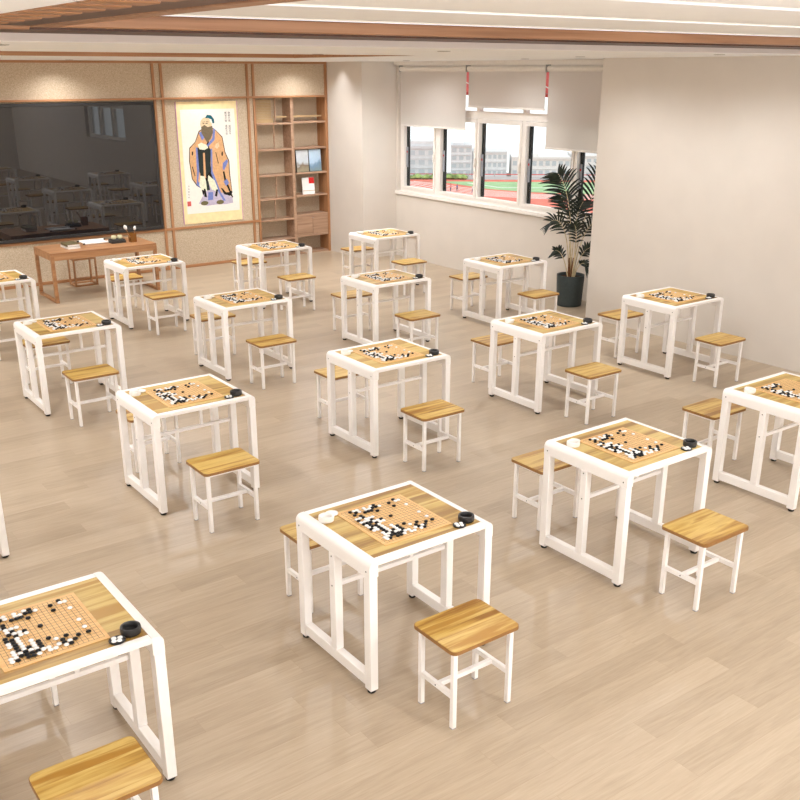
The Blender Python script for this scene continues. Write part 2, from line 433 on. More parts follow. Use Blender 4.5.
def make_table():
    t = empty('go_table', (0, 0, 0))
    m = MB().box(-0.347, 0.347, -0.305, 0.305, 0.722, 0.7475); m.build('tabletop', TOPW, t)
    # side rails: tall, with a big rounded outer shoulder, running the full depth
    for s in (-1, 1):
        r, c = 0.032, []
        for k in range(7):
            a = PI/2*k/6
            c.append((s*(AX-r+r*math.sin(a)), HT-r+r*math.cos(a)))
        pts = [(s*(AX-0.052), HT-0.085), (s*(AX-0.052), HT)] + c + [(s*AX, HT-0.085)]
        sr = MB().prism(pts, 'Y', -BY, BY, True).build('side_rail', WHITE, t)
        for yy in (-BY+0.03, BY-0.03): MB().tube([(s*(AX-0.001), yy, 0.694), (s*(AX+0.0012), yy, 0.694)], 0.0045, 10).build('screw', SCREW, sr)
        for e in (-1, 1):
            x0, x1 = sorted((s*AX, s*(AX-0.048))); y0, y1 = sorted((e*BY, e*(BY-0.054)))
            lg = bx('leg', WHITE, t, x0, x1, y0, y1, 0.018, HT-0.0852, bev=0.003)
            cx, cy = (x0+x1)/2, (y0+y1)/2
            MB().lathe([(0, 0), (0.019, 0), (0.022, 0.004), (0.022, 0.012), (0.017, 0.0178), (0, 0.0178)], 14, (cx, cy, 0)).build('rubber_foot', BLACK, lg)
        x0, x1 = sorted((s*AX, s*(AX-0.048)))
        bx('bottom_rail', WHITE, t, x0+0.001, x1-0.001, -BY+0.0545, BY-0.0545, 0.036, 0.098, bev=0.003)
        up = bx('upright', WHITE, t, x0, x1, -0.028, 0.024, 0.0985, HT-0.0852, bev=0.003)
        for zz, yy in ((0.645, -0.002), (0.475, -0.002)):
            MB().tube([(s*(AX-0.001), yy, zz), (s*(AX+0.0012), yy, zz)], 0.0045, 10).build('screw', SCREW, up)
    for e in (-1, 1):
        y0, y1 = sorted((e*BY, e*0.3055))
        bx('end_rail', WHITE, t, -AX+0.0525, AX-0.0525, y0, y1, 0.722, HT, bev=0.003)
    bx('cross_bar', WHITE, t, -AX+0.0485, AX-0.0485, -0.013, 0.011, 0.464, 0.489, bev=0.003)
    bx('support_post', WHITE, t, 0.10, 0.124, -0.012, 0.010, 0.4892, 0.7215, bev=0.002)
    return t

def make_stool():
    t = empty('stool', (0, 0, 0))
    # seat board with rounded corners
    pts = []
    for cx, cy, a0 in ((0.180, 0.132, 0), (-0.180, 0.132, 90), (-0.180, -0.132, 180), (0.180, -0.132, 270)):
        for k in range(6):
            a = math.radians(a0+18*k); pts.append((cx+0.03*math.cos(a), cy+0.03*math.sin(a)))
    m = MB(); m.prism(pts, 'Z', 0.430, 0.4475, True)
    top = MB
    m.mi = 1
    pin = [(x*0.988, y*0.985) for x, y in pts]
    m.prism(pin, 'Z', 0.4476, 0.4505)
    m.build('seat', [EDGEW, SEATW], t)
    LX, LY, w = 0.188, 0.137, 0.025
    for sx in (-1, 1):
        for sy in (-1, 1):
            x0, x1 = sorted((sx*LX, sx*(LX-w))); y0, y1 = sorted((sy*LY, sy*(LY-w)))
            lg = bx('leg', WHITE, t, x0, x1, y0, y1, 0.004, 0.4298, bev=0.002)
            bx('foot_cap', GRAYP, lg, x0+0.001, x1-0.001, y0+0.001, y1-0.001, 0.0, 0.0038)
        x0, x1 = sorted((sx*(LX-0.001), sx*(LX-w+0.001)))
        sr = bx('side_stretcher', WHITE, t, x0, x1, -LY+w, LY-w, 0.165, 0.193, bev=0.002)
        MB().tube([(sx*(LX-0.0012), 0, 0.18), (sx*(LX+0.0006), 0, 0.18)], 0.004, 8).build('screw', SCREW, sr)
    bx('centre_stretcher', WHITE, t, -LX+w-0.001, LX-w+0.001, -0.0125, 0.0125, 0.166, 0.190, bev=0.002)
    for sy in (-1, 1):
        y0, y1 = sorted((sy*(LY-0.002), sy*(LY-0.020)))
        bx('seat_rail', WHITE, t, -LX+w+0.0005, LX-w-0.0005, y0, y1, 0.410, 0.4295)
    for sx in (-1, 1):
        x0, x1 = sorted((sx*(LX-0.002), sx*(LX-0.020)))
        bx('seat_rail', WHITE, t, x0, x1, -LY+w+0.0005, LY-w-0.0005, 0.410, 0.4295)
    return t

REF = {(0, 0): 'the leftmost table of the front row', (1, 0): 'the second table of the front row', (2, 0): 'the third table of the front row', (3, 0): 'the rightmost table of the front row',
       (0, 1): 'the cut off second row table', (1, 1): 'the first whole table of the second row', (2, 1): 'the second whole table of the second row',
       (3, 1): 'the third whole table of the second row', (4, 1): 'the rightmost table of the second row',
       (1, 2): 'the leftmost table of the third row', (2, 2): 'the second table of the third row', (3, 2): 'the third table of the third row', (4, 2): 'the rightmost table of the third row',
       (1, 3): 'the leftmost table of the back row', (2, 3): 'the second table of the back row', (3, 3): 'the third table of the back row', (4, 3): 'the rightmost table of the back row'}

table0, stool0 = make_table(), make_stool()
def make_bowl(mat, name='go_bowl'):
    return MB().lathe([(0, 0), (0.037, 0), (0.0405, 0.003), (0.042, 0.012), (0.042, 0.024), (0.0405, 0.029), (0.038, 0.030), (0.033, 0.0295), (0.031, 0.027), (0.030, 0.010), (0.026, 0.008), (0, 0.008)], 28).mesh(name, mat)
def make_lid(mat):
    return MB().lathe([(0, 0), (0.026, 0), (0.034, 0.004), (0.035, 0.008), (0.033, 0.009), (0.030, 0.006), (0, 0.005)], 28).mesh('bowl_lid', mat)
BB, WB, BLD, WLD = make_bowl(BLKBOWL), make_bowl(WHTBOWL), make_lid(BLKBOWL), make_lid(WHTBOWL)
def lens(n=14, k=4):
    R, H = 0.0112, 0.0056
    prof = [(R*math.sin(PI*q/(2*k)), -H*math.cos(PI*q/(2*k))) for q in range(0, 2*k+1)]
    prof = [(abs(R*math.sin(PI*q/(2*k))) if 0 < q < 2*k else 0, -H*math.cos(PI*q/(2*k))+H) for q in range(0, 2*k+1)]
    return prof, n
pf, nn = lens()
STB, STW = MB().lathe(pf, nn).mesh('go_stone', BLKSTONE), MB().lathe(pf, nn).mesh('go_stone', WHTSTONE)
ROWS = """...................
..BWW.W.WB.....B...
...BW.WWBBW..B.WW..
..B..BBB...........
...B....B....B.....
.WWB............W..
.B.WWW.............
.WWWB..............
.BBBWWB..B.........
.WB.BWW............
.WBBW...........W..
.BWBW..............
.WWBW.W............
...BW.WB.B......W..
..WBWBWB..W.B......
..WWBWWB...B..B.B..
.WWBBBBWW.WBWB.....
.WB.BBW.WW.WB......
...................""".split('\n')
STONES = [(gx, 18-r, ch) for r, row in enumerate(ROWS) for gx, ch in enumerate(row) if ch in 'BW']
BZ = 0.7476 + 0.004
rest = MB(); n_stones = 0
rb = MB()
BOARDME = MB().box(-0.222, 0.206, -0.237, 0.223, 0.0, 0.004, bev=0.0008).mesh('go_board', BOARDM)
LIDSTONE = [(0.014, 0.005), (-0.010, 0.013), (0.004, -0.016), (-0.017, -0.009)]
first = True
for (i, j), ref in REF.items():
    x, y, _ = tpos(i, j)
    t = table0 if first else copy_tree(table0)
    t.location = (x, y, 0)
    tag(t, 'white metal go table with oak top, ' + ref, 'table', 'go tables set out in rows')
    if (i, j) != (0, 1):
        b = put('go_board', BOARDME, None, (x, y, 0.7476)); tag(b, 'wooden go board ruled with a grid on ' + ref, 'go board', 'go boards on the tables')
        if i > 0:
            b = put('go_bowl', WB, None, (x-0.302, y+0.184, 0.7476)); tag(b, 'small round white bowl on ' + ref, 'bowl', 'white bowls on the tables')
            b = put('bowl_lid', WLD, None, (x-0.238, y+0.232, 0.7476)); tag(b, 'white bowl lid lying upturned on ' + ref, 'lid', 'white bowl lids on the tables')
        if (i, j) != (3, 0):
            b = put('go_bowl', BB, None, (x+0.289, y-0.250, 0.7476)); b.scale = (1.03, 1.03, 1.2); tag(b, 'small round black bowl on ' + ref, 'bowl', 'black bowls on the tables')
            b = put('bowl_lid', BLD, None, (x+0.219, y-0.279, 0.7476)); tag(b, 'black bowl lid holding white stones on ' + ref, 'lid', 'black bowl lids on the tables')
        near = (i, j) in ((0, 0), (1, 0), (2, 0))
        todo = [(GX0+gx*GSX, GY0+gy*GSY, BZ, ch) for gx, gy, ch in STONES]
        rnd = random.Random(i*10+j)
        todo = [(a+rnd.uniform(-.0012, .0012), c+rnd.uniform(-.0012, .0012), z, ch) for a, c, z, ch in todo]
        lid = [(0.219+a, -0.279+c, 0.7476+0.0062, 'W') for a, c in LIDSTONE] if (i, j) != (3, 0) else []
        for src, place in ((todo, 'on the board of '), (lid, 'in the black lid on ')):
            for a, c, z, ch in src:
                if (i, j) == (0, 0) and a < -0.176+0.29*min(0.0, c+0.08)+0.02*(c > 0): continue      # outside the picture
                if (i, j) == (3, 0) and a > 0.06: continue
                if near:
                    o = put('go_stone', STB if ch == 'B' else STW, None, (x+a, y+c, z)); n_stones += 1
                    cn = 'black' if ch == 'B' else 'white'
                    tag(o, cn + ' go stone lying ' + place + ref, 'go stone', cn + ' go stones ' + place + ref)
                else:
                    rest.mi = 0 if ch == 'B' else 1
                    rest.lathe([(r, h) for r, h in pf][::2], 8, (x+a, y+c, z))
    for sy, side in ((-0.664, 'in front of '), (0.643, 'behind ')):
        if (i, j) == (0, 1): continue
        if (i, j) == (3, 0) and sy < 0: continue
        s = stool0 if (first and sy < 0) else copy_tree(stool0)
        s.location = (x-0.046, y+sy, 0)
        tag(s, 'small oak seated white stool ' + side + ref, 'stool', 'stools at the go tables')
    first = False
tag(rest.build('go_stones', [BLKSTONE, WHTSTONE]), 'black and white go stones on the boards farther from the viewer', 'go stones', None, 'stuff')

# ------------------------------------------------------------------ dark board on the feature wall
t = empty('blackboard', (0, V_B, 0), 'large dark glossy board on the straw papered wall behind the wooden desk', 'board')
X0, X1, Z0, Z1, fw = 2.02, 6.030, 0.657, 2.528, 0.045
bx('glass', SCREEN, t, X0+fw, X1-fw, -0.022, 0.0, Z0+fw, Z1-fw)
bx('frame_top', BEZEL, t, X0, X1, -0.034, 0.0, Z1-fw, Z1, bev=0.004)
bx('frame_bottom', BEZEL, t, X0, X1, -0.034, 0.0, Z0, Z0+fw, bev=0.004)
bx('frame_end', BEZEL, t, X0, X0+fw, -0.034, 0.0, Z0+fw, Z1-fw, bev=0.004)
bx('frame_end', BEZEL, t, X1-fw, X1, -0.034, 0.0, Z0+fw, Z1-fw, bev=0.004)

# ------------------------------------------------------------------ hanging scroll
PAPER = plain('scroll_paper', (238, 232, 222), 0.8, 0.1, var=0.01)
SILK = plain('scroll_silk', (240, 220, 168), 0.7, 0.2, var=0.03, scale=12)
PINK = plain('scroll_pink_edge', (196, 150, 176), 0.7, 0.2)
t = empty('hanging_scroll', (0, V_B+0.024, 0), 'tall hanging scroll painting of a robed elder on cream silk beside the dark board', 'scroll painting')
bx('silk_mount', SILK, t, 6.402, 7.418, -0.012, -0.004, 0.682, 2.512)
bx('edge_band', PINK, t, 6.388, 6.4015, -0.012, -0.004, 0.682, 2.512); bx('edge_band', PINK, t, 7.4185, 7.432, -0.012, -0.004, 0.682, 2.512)
bx('paper', PAPER, t, 6.458, 7.376, -0.0135, -0.0121, 0.838, 2.400)
# painted figure: flat pigment layers, coordinates in picture widths
INK = {k: plain('pigment_'+k, c, 0.85, 0.05, var=0.05, scale=40) for k, c in dict(robe=(214, 168, 122), blue=(120, 132, 190), dark=(52, 56, 52), skin=(222, 196, 160),
        pale=(226, 226, 200), lilac=(190, 180, 198), teal=(38, 96, 108), beard=(120, 106, 84), ink=(40, 36, 34), red=(206, 96, 90), olive=(112, 104, 72)).items()}
def PX(x, y):  # picture pixel of the painting -> wall
    k = (y-105)/1100
    return (6.458+(x-15-80*k)/640*0.918, 2.400-k*1.562)
lay = 0
pic = MB(); PIG = list(INK)
def paint(mat, pts):
    global lay
    lay += 1
    d = -0.0137-0.00006*lay
    pic.mi = PIG.index(mat); pic.prism([PX(*p) for p in pts], 'Y', d, d+0.0001)
def ell(cx, cy, rx, ry, n=20, a0=0, a1=360):
    return [(cx+rx*math.cos(math.radians(a0+(a1-a0)*k/n)), cy+ry*math.sin(math.radians(a0+(a1-a0)*k/n))) for k in range(n)]
paint('ink', [(288, 300), (232, 330), (190, 440), (122, 500), (118, 640), (150, 830), (205, 905), (262, 940), (300, 1090), (560, 1085), (640, 1010), (610, 800), (600, 660), (550, 560), (515, 400), (440, 330), (380, 290)])
paint('lilac', [(300, 860), (292, 1000), (230, 1100), (330, 1130), (460, 1125), (560, 1130), (650, 1120), (640, 1060), (520, 1000), (480, 860)])
paint('olive', ell(300, 1100, 46, 24)); paint('olive', ell(490, 1102, 46, 24))
paint('robe', [(292, 305), (240, 335), (198, 440), (130, 505), (126, 640), (158, 828), (214, 900), (250, 925), (250, 700), (300, 520), (350, 420), (360, 640), (400, 840), (480, 1000), (600, 1000), (632, 985), (600, 800), (592, 668), (542, 560), (508, 405), (438, 335), (378, 298)])
paint('blue', [(196, 500), (222, 500), (236, 760), (222, 860), (300, 935), (270, 945), (205, 895), (210, 760)])
paint('blue', [(372, 520), (392, 520), (398, 760), (470, 930), (500, 1000), (560, 1090), (530, 1090), (450, 960), (378, 780)])
paint('dark', [(216, 500), (300, 520), (352, 505), (374, 530), (370, 760), (330, 800), (262, 800), (238, 760)])
paint('robe', [(282, 560), (304, 560), (318, 830), (292, 830)])
paint('pale', [(250, 800), (236, 900), (262, 950), (330, 975), (322, 880), (300, 810)]); paint('pale', [(345, 800), (338, 870), (390, 960), (440, 980), (462, 960), (420, 860)])
paint('dark', [(316, 860), (345, 860), (366, 960), (330, 965)])
paint('blue', [(345, 985), (402, 985), (404, 1070), (340, 1070)]); paint('ink', [(290, 940), (312, 950), (330, 1040), (296, 1030)]); paint('ink', [(440, 960), (464, 960), (450, 1040), (424, 1030)])
paint('blue', [(236, 350), (268, 330), (300, 400), (270, 430)]); paint('blue', [(405, 300), (428, 320), (420, 430), (340, 500), (330, 480), (392, 410)])
paint('pale', [(222, 470), (262, 450), (330, 480), (344, 510), (300, 530), (240, 520)])
paint('skin', ell(312, 255, 62, 66)); paint('skin', ell(372, 268, 16, 26))
paint('beard', [(262, 290), (300, 268), (340, 292), (392, 280), (402, 350), (370, 420), (330, 450), (296, 400), (264, 350)])
paint('teal', [(306, 200), (330, 164), (378, 170), (412, 210), (418, 252), (396, 256), (384, 214), (340, 196)])
paint('ink', ell(288, 254, 12, 4)); paint('ink', ell(326, 252, 14, 4)); paint('ink', [(278, 238), (306, 232), (306, 236), (278, 243)]); paint('ink', [(318, 232), (350, 236), (350, 241), (318, 237)])
paint('skin', [(438, 470), (470, 455), (476, 500), (450, 525), (420, 505)])
paint('blue', [(520, 680), (572, 640), (584, 668), (536, 760), (520, 740)]); paint('ink', [(520, 770), (540, 770), (560, 850), (650, 1060), (634, 1062), (540, 870)])
paint('blue', [(530, 880), (570, 850), (600, 900), (560, 930)]); paint('ink', [(495, 945), (520, 955), (560, 1000), (640, 1030), (636, 1046), (540, 1020)])
paint('ink', ell(158, 560, 8, 22)); paint('ink', ell(512, 580, 9, 26)); paint('ink', [(430, 560), (438, 560), (470, 680), (462, 684)]); paint('ink', [(150, 700), (160, 700), (190, 800), (182, 802)])
pic.build('painted_figure', [INK[k] for k in PIG], t)
seal = MB(); q0, q1 = PX(92, 1068), PX(140, 1120); seal.box(q0[0], q1[0], -0.0142, -0.0137, q1[1], q0[1]); seal.build('seal_stamp', INK['red'], t)
# inscription: two columns of eight characters, and a short signature of brush strokes
def glyphs(text, x, y, size, gap, name):
    """a column of characters turned into one flat mesh facing the room"""
    cu = bpy.data.curves.new(name, 'FONT'); cu.body = '\n'.join(text); cu.size = size; cu.space_line = gap
    cu.align_x = 'CENTER'; cu.extrude = 0.0003
    o = bpy.data.objects.new(name, cu); COL.objects.link(o)
    dg = bpy.context.evaluated_depsgraph_get(); me = bpy.data.meshes.new_from_object(o.evaluated_get(dg))
    bpy.data.objects.remove(o)
    me.materials.append(INK['ink'])
    q = put(name, me, t); q.location = (x, -0.0142, y); q.rotation_euler = (PI/2, 0, 0); return q
a = PX(592, 160); glyphs('\u5fb7\u4f94\u5929\u5730 \u9053\u51a0\u53e4\u4eca', a[0], a[1], 0.039, 1.0, 'inscription')
a = PX(552, 160); glyphs('\u522a\u8ff0\u516d\u7ecf \u5782\u5baa\u4e07\u4e16', a[0], a[1], 0.039, 1.0, 'inscription')
sg = MB()
for k in range(5):
    c = PX(113, 905+k*30)
    sg.box(c[0]-0.009, c[0]+0.009, -0.0142, -0.0137, c[1]+0.004, c[1]+0.007); sg.box(c[0]-0.002, c[0]+0.002, -0.01425, -0.0137, c[1]-0.009, c[1]+0.010); sg.box(c[0]-0.011, c[0]+0.011, -0.0142, -0.0137, c[1]-0.008, c[1]-0.005)
sg.build('signature', INK['ink'], t)

# ------------------------------------------------------------------ bookcase built into the feature wall
t = empty('bookcase', (0, 0, 0), 'tall open brown bookcase with two columns of shelves against the straw papered wall', 'bookcase')
D0, D1 = V_B+0.004, 14.735
bx('back_panel', STRAW, t, 7.758, 9.059, D1-0.02, D1, 0.0, 2.547)
bx('divider', CASEW, t, 8.388, 8.442, D0, D1-0.021, 0.03, 2.547, bev=0.003)
bx('plinth', CASEW, t, 7.758, 9.059, D0+0.01, D1-0.021, 0.0, 0.0295)
for z in (0.285, 0.612, 0.957, 1.336, 1.742, 2.148): bx('shelf', CASEW, t, 7.758, 8.3875, D0, D1-0.021, z-0.014, z+0.014, bev=0.002)
for z in (0.305, 0.975, 1.343, 1.745, 2.160): bx('shelf', CASEW, t, 8.4425, 9.059, D0, D1-0.021, z-0.014, z+0.014, bev=0.002)
bx('shelf', CASEW, t, 8.4425, 9.059, D0, D1-0.021, 0.640, 0.668, bev=0.002)
for a, b in ((8.446, 8.748), (8.752, 9.055)):
    d = bx('cabinet_door', CASEW, t, a, b, D0-0.002, D0+0.018, 0.322, 0.637, bev=0.002)
    kx = 8.735 if a < 8.6 else 8.765
    MB().tube([(kx, D0-0.003, 0.60), (kx, D0-0.010, 0.60)], 0.006, 10).build('knob', STEEL, d)
for u, z0, z1 in ((8.085, 0.972, 1.321), (8.05, 0.627, 0.942), (8.085, 1.757, 2.133), (8.12, 2.163, 2.546)):
    bx('partition', CASEW, t, u-0.007, u+0.007, D0+0.02, D0+0.05, z0, z1)
# rolled bamboo slips, low rails
BAMB = wood('bamboo', [(0.3, (176, 146, 106)), (0.7, (196, 168, 126))], 'X', 60, 1.5, 0.6)
for k in range(12): bx('bamboo_slat', BAMB, t, 7.772, 8.085, D0+0.10, D0+0.104, 2.235+k*0.024, 2.252+k*0.024)
bx('low_rail', BAMB, t, 7.772, 8.108, D0+0.09, D0+0.098, 2.164, 2.230); bx('low_rail', BAMB, t, 8.132, 8.384, D0+0.12, D0+0.128, 2.235, 2.262); bx('low_rail', BAMB, t, 8.446, 9.056, D0+0.12, D0+0.128, 2.235, 2.262)

def photo_mat(name, sky, hill, ground, seed):
    s = NT(name, 0.4, 0.4); co = s.coord(); x, y, z = s.sep(co)
    n = s.noise(s.mapping(co, (7, 1, 7), (seed, 0, 0)), 1.0, 4)
    h = s.math('ADD', z, s.math('MULTIPLY', s.math('SUBTRACT', n, 0.5), 0.25))
    c = s.ramp(s.math('ADD', s.math('MULTIPLY', h, 2.4), 0.1), [(0.18, ground), (0.38, hill), (0.5, sky), (0.9, tuple(min(255, k+30) for k in sky))])
    s.base(c); return s.m
zb = 1.343+0.0155
for k, (u0, u1, lab, cols) in enumerate(((8.49, 8.735, 'landscape picture with a brown shore standing on the bookcase shelf', ((196, 204, 210), (128, 112, 92), (150, 140, 116))),
                                         (8.742, 8.985, 'landscape picture with blue sky standing beside the brown shore picture', ((178, 204, 228), (120, 150, 178), (128, 148, 150))))):
    p = empty('landscape_picture', (u0, D0+0.035, zb), lab, 'picture', 'landscape pictures on the bookcase'); w = u1-u0
    p.rotation_euler = (math.radians(-5), 0, 0)
    bx('print', photo_mat('landscape_print_%d' % k, *cols, 3+k*5), p, 0.006, w-0.006, -0.001, 0.001, 0.006, 0.355)
    bx('backing', BLACK, p, 0, w, 0.0012, 0.012, 0, 0.362)
p = empty('white_booklet', (8.60, D0+0.04, 0.991), 'white booklet with a red corner square standing on the bookcase shelf', 'booklet'); p.rotation_euler = (math.radians(-7), 0, math.radians(-6))
WPAP = plain('white_paper', (240, 238, 234), 0.6, 0.3, var=0.01); REDC = plain('red_card', (214, 40, 36), 0.5, 0.3)
bx('cover', WPAP, p, 0, 0.225, 0, 0.014, 0, 0.275); bx('red_square', REDC, p, 0.125, 0.223, -0.0012, -0.0001, 0.175, 0.273)
bx('band', BAMB, p, -0.001, 0.226, -0.0015, -0.0001, 0.055, 0.063)

# ------------------------------------------------------------------ teacher's desk and what stands on it
t = empty('desk', (0, 0, 0), 'long brown wooden desk with sled legs in front of the dark board', 'desk')
u0, u1, v0, v1, zt = 3.865, 5.360, 13.125, 13.870, 0.672
bx('desktop', DESKW, t, u0, u1, v0, v1, zt-0.022, zt, bev=0.003)
for a, b in ((v0, v0+0.022), (v1-0.022, v1)): bx('apron', DESKW, t, u0+0.045, u1-0.045, a, b, zt-0.10, zt-0.0225, bev=0.002)
for a, b in ((u0, u0+0.045), (u1-0.045, u1)):
    bx('end_apron', DESKW, t, a, b, v0+0.0005, v1-0.0005, zt-0.10, zt-0.0225, bev=0.002)
    for c, d in ((v0, v0+0.05), (v1-0.05, v1)): bx('leg', DESKW, t, a, b, c, d, 0.0405, zt-0.1005, bev=0.003)
    bx('floor_rail', DESKW, t, a, b, v0, v1, 0.0, 0.04, bev=0.003)
# open frame stool behind
t = empty('frame_stool', (4.605, 14.155, 0), 'brown open frame cube stool tucked behind the wooden desk', 'stool')
w, d, b, h = 0.17, 0.135, 0.012, 0.405
for sx in (-1, 1):
    for sy in (-1, 1): bx('post', DESKW, t, *sorted((sx*w, sx*(w-2*b))), *sorted((sy*d, sy*(d-2*b))), 0.0245, h-0.0245)
for z in (0.0, h-0.024):
    fr = MB()
    for sy in (-1, 1): fr.box(-w, w, *sorted((sy*d, sy*(d-2*b))), z, z+0.024)
    for sx in (-1, 1): fr.box(*sorted((sx*w, sx*(w-2*b))), -d+2*b, d-2*b, z, z+0.024)
    fr.build('base_frame' if z == 0 else 'top_frame', DESKW, t)
ZD = zt+0.0005
for k, (dz, cm, rot, lab) in enumerate(((0.0, (236, 232, 226), 4, 'lower white book of the small stack on the wooden desk'), (0.030, (104, 92, 58), 0, 'upper olive covered book of the small stack on the wooden desk'))):
    t = empty('book', (4.255, 13.475, ZD+dz), lab, 'book', 'stacked books on the desk', math.radians(rot))
    bx('pages', WPAP, t, -0.082, 0.082, -0.135, 0.135, 0.003, 0.027)
    cv = plain('book_cover_%d' % k, cm, 0.5)
    cb = MB(); cb.box(-0.086, 0.086, -0.139, 0.139, 0.0, 0.0028); cb.box(-0.086, 0.086, -0.139, 0.139, 0.0272, 0.0298); cb.box(-0.0865, -0.0822, -0.139, 0.139, 0.0029, 0.0271)
    cb.build('cover', cv, t)
t = empty('paper_scroll', (4.665, 13.685, ZD), 'white rice paper roll laid open between two rods on the wooden desk', 'paper roll')
bx('sheet', WPAP, t, -0.17, 0.17, -0.115, 0.115, 0.006, 0.0075)
for sy in (-1, 1):
    r = MB().tube([(-0.178, sy*0.128, 0.014), (0.178, sy*0.128, 0.014)], 0.0138, 12).build('roll', WPAP, t)
    for sx in (-1, 1): MB().tube([(sx*0.1785, sy*0.128, 0.014), (sx*0.205, sy*0.128, 0.014)], 0.010, 10).build('rod_end', BLACK, r)
t = empty('ink_box', (4.925, 13.49, ZD), 'flat black lacquer box on the wooden desk between paper roll and brush pot', 'box')
bx('body', BLKBOWL, t, -0.105, 0.105, -0.075, 0.075, 0.0, 0.034, bev=0.004); bx('lid', BLKBOWL, t, -0.098, 0.098, -0.068, 0.068, 0.0345, 0.052, bev=0.006)
JADE = plain('pale_jade', (222, 216, 176), 0.35, 0.5)
for k, (dx, lab) in enumerate(((-0.042, 'pale jade cup on the black box, nearer the paper roll'), (0.046, 'pale jade cup on the black box, nearer the brush pot'))):
    o = MB().lathe([(0, 0), (0.026, 0), (0.034, 0.012), (0.035, 0.034), (0.030, 0.050), (0.026, 0.050), (0.028, 0.020), (0, 0.012)], 20).build('cup', JADE, None, (4.925+dx, 13.495, ZD+0.0525))
    tag(o, lab, 'cup', 'jade cups on the black box')
AMB = NT('amber_glass', 0.12, 0.5, color=(150, 96, 34)); AMB.b.inputs['Transmission Weight'].default_value = 0.35
t = empty('brush_pot', (5.13, 13.42, ZD), 'amber brown brush pot on the wooden desk', 'pot')
MB().box(-0.045, 0.045, -0.045, 0.045, 0.0, 0.008, bev=0.003).box(-0.045, -0.039, -0.045, 0.045, 0.0085, 0.125).box(0.039, 0.045, -0.045, 0.045, 0.0085, 0.125).box(-0.0385, 0.0385, -0.045, -0.039, 0.0085, 0.125).box(-0.0385, 0.0385, 0.039, 0.045, 0.0085, 0.125).build('body', AMB.m, t)
for k, (dx, tx, h, lab) in enumerate(((-0.018, -0.075, 0.205, 'larger white headed brush leaning in the amber brush pot'), (0.016, 0.03, 0.185, 'smaller white headed brush upright in the amber brush pot'))):
    b = empty('brush', (5.13+dx, 13.42, ZD+0.010), lab, 'brush', 'brushes in the brush pot')
    e = Vector((tx, 0.0, h)); n = e.normalized()
    MB().tube([(0, 0, 0), e*0.86], 0.005, 8).build('handle', DESKW, b)
    R = 0.026 if k == 0 else 0.020
    MB().tube([e*0.82, e*0.88, e*0.97, e*1.08, e*1.15], [0.007, R*0.8, R, R*0.75, 0.003], 12).build('bristle_head', WHTBOWL, b)

# ------------------------------------------------------------------ potted palm in the window recess
PU, PV = 9.43, 8.985
t = empty('potted_palm', (PU, PV, 0), 'dark green palm in a charcoal pot at the corner of the window recess', 'plant')
POT = plain('charcoal_pot', (58, 66, 66), 0.5, 0.35); SOIL = plain('soil', (74, 54, 40), 0.95, 0.1, var=0.2, scale=60)
p = MB().lathe([(0, 0), (0.155, 0), (0.166, 0.008), (0.184, 0.40), (0.184, 0.412), (0.172, 0.412), (0.168, 0.37), (0.15, 0.34), (0, 0.34)], 40).build('pot', POT, t)
MB().lathe([(0, 0.385), (0.09, 0.38), (0.1675, 0.372), (0.1675, 0.36), (0, 0.36)], 28).build('soil', SOIL, p)
def leaf_mat():
    s = NT('palm_leaf', 0.35, 0.5); co = s.coord(); n = s.noise(co, 9, 3)
    s.base(s.ramp(n, [(0.3, (20, 27, 20)), (0.6, (34, 44, 32)), (0.8, (52, 66, 46))])); return s.m
LEAF = leaf_mat(); STEM = plain('palm_cane', (196, 178, 140), 0.5, 0.3, var=0.12, scale=14); HUSK = plain('palm_husk', (112, 72, 44), 0.85, 0.1, var=0.2, scale=40)
rv = Vector((0.8073, -0.5901, 0)); dv = Vector((0.5901, 0.8073, 0)); zv = Vector((0, 0, 1))
KP = 0.00294
def Q(x, y, d=0.0): return rv*((x-313)*KP) + zv*((655-y)*KP) + dv*d
def bez(P, n):
    out = []
    for k in range(n+1):
        u = k/n; q = list(P)
        while len(q) > 1: q = [a.lerp(b, u) for a, b in zip(q, q[1:])]
        out.append(q[0])
    return out
def frond(name, pts, length, nl, droop, dside, rnd, parent, width=0.0155, both=1.0, us=0.5):
    C = bez(pts, 24)
    st = MB(); st.tube(C, [0.007*(1-0.8*k/24)+0.0012 for k in range(25)], 6)
    f = st.build('frond_rib', STEM, parent)
    m = MB()
    for k in range(nl):
        u = us+(1-us)*k/(nl-1)
        i = min(23, int(u*24)); p = C[i].lerp(C[i+1], u*24-i); tan = (C[min(24, i+1)]-C[max(0, i-1)]).normalized()
        side = tan.cross(dside).normalized()
        for s in (-1, 1):
            L = length*(0.45+0.75*math.sin(PI*min(1, 0.12+0.80*(u-us)/(1-us)))**0.8)*rnd.uniform(0.85, 1.12)*(both if s < 0 else 1.0)
            d0 = (side*s*0.85+tan*(0.35+0.65*u)+dside*rnd.uniform(-0.35, 0.35)).normalized()
            n = 5; prev = None; wv = (tan*0.8 + zv*0.25).normalized(); wv = (wv-d0*wv.dot(d0)).normalized()
            nrm = d0.cross(wv)
            for q in range(n+1):
                x = q/n
                c = p+d0*L*x+Vector((0, 0, -droop*L*x*x))
                hw = width*math.sin(PI*min(0.995, 0.12+0.86*x))**0.7*(1-0.25*x) + 0.0006
                A, M_, B = m.bm.verts.new(c+wv*hw), m.bm.verts.new(c-nrm*hw*0.45), m.bm.verts.new(c-wv*hw)
                if prev:
                    for a, b in ((0, 1), (1, 2)):
                        fc = m.bm.faces.new((prev[a], prev[b], (A, M_, B)[b], (A, M_, B)[a])); fc.smooth = True
                prev = (A, M_, B)
    m.build('leaflets', LEAF, f); return f
rnd = random.Random(4)
base = lambda dx, d: Q(313+dx, 530, d)
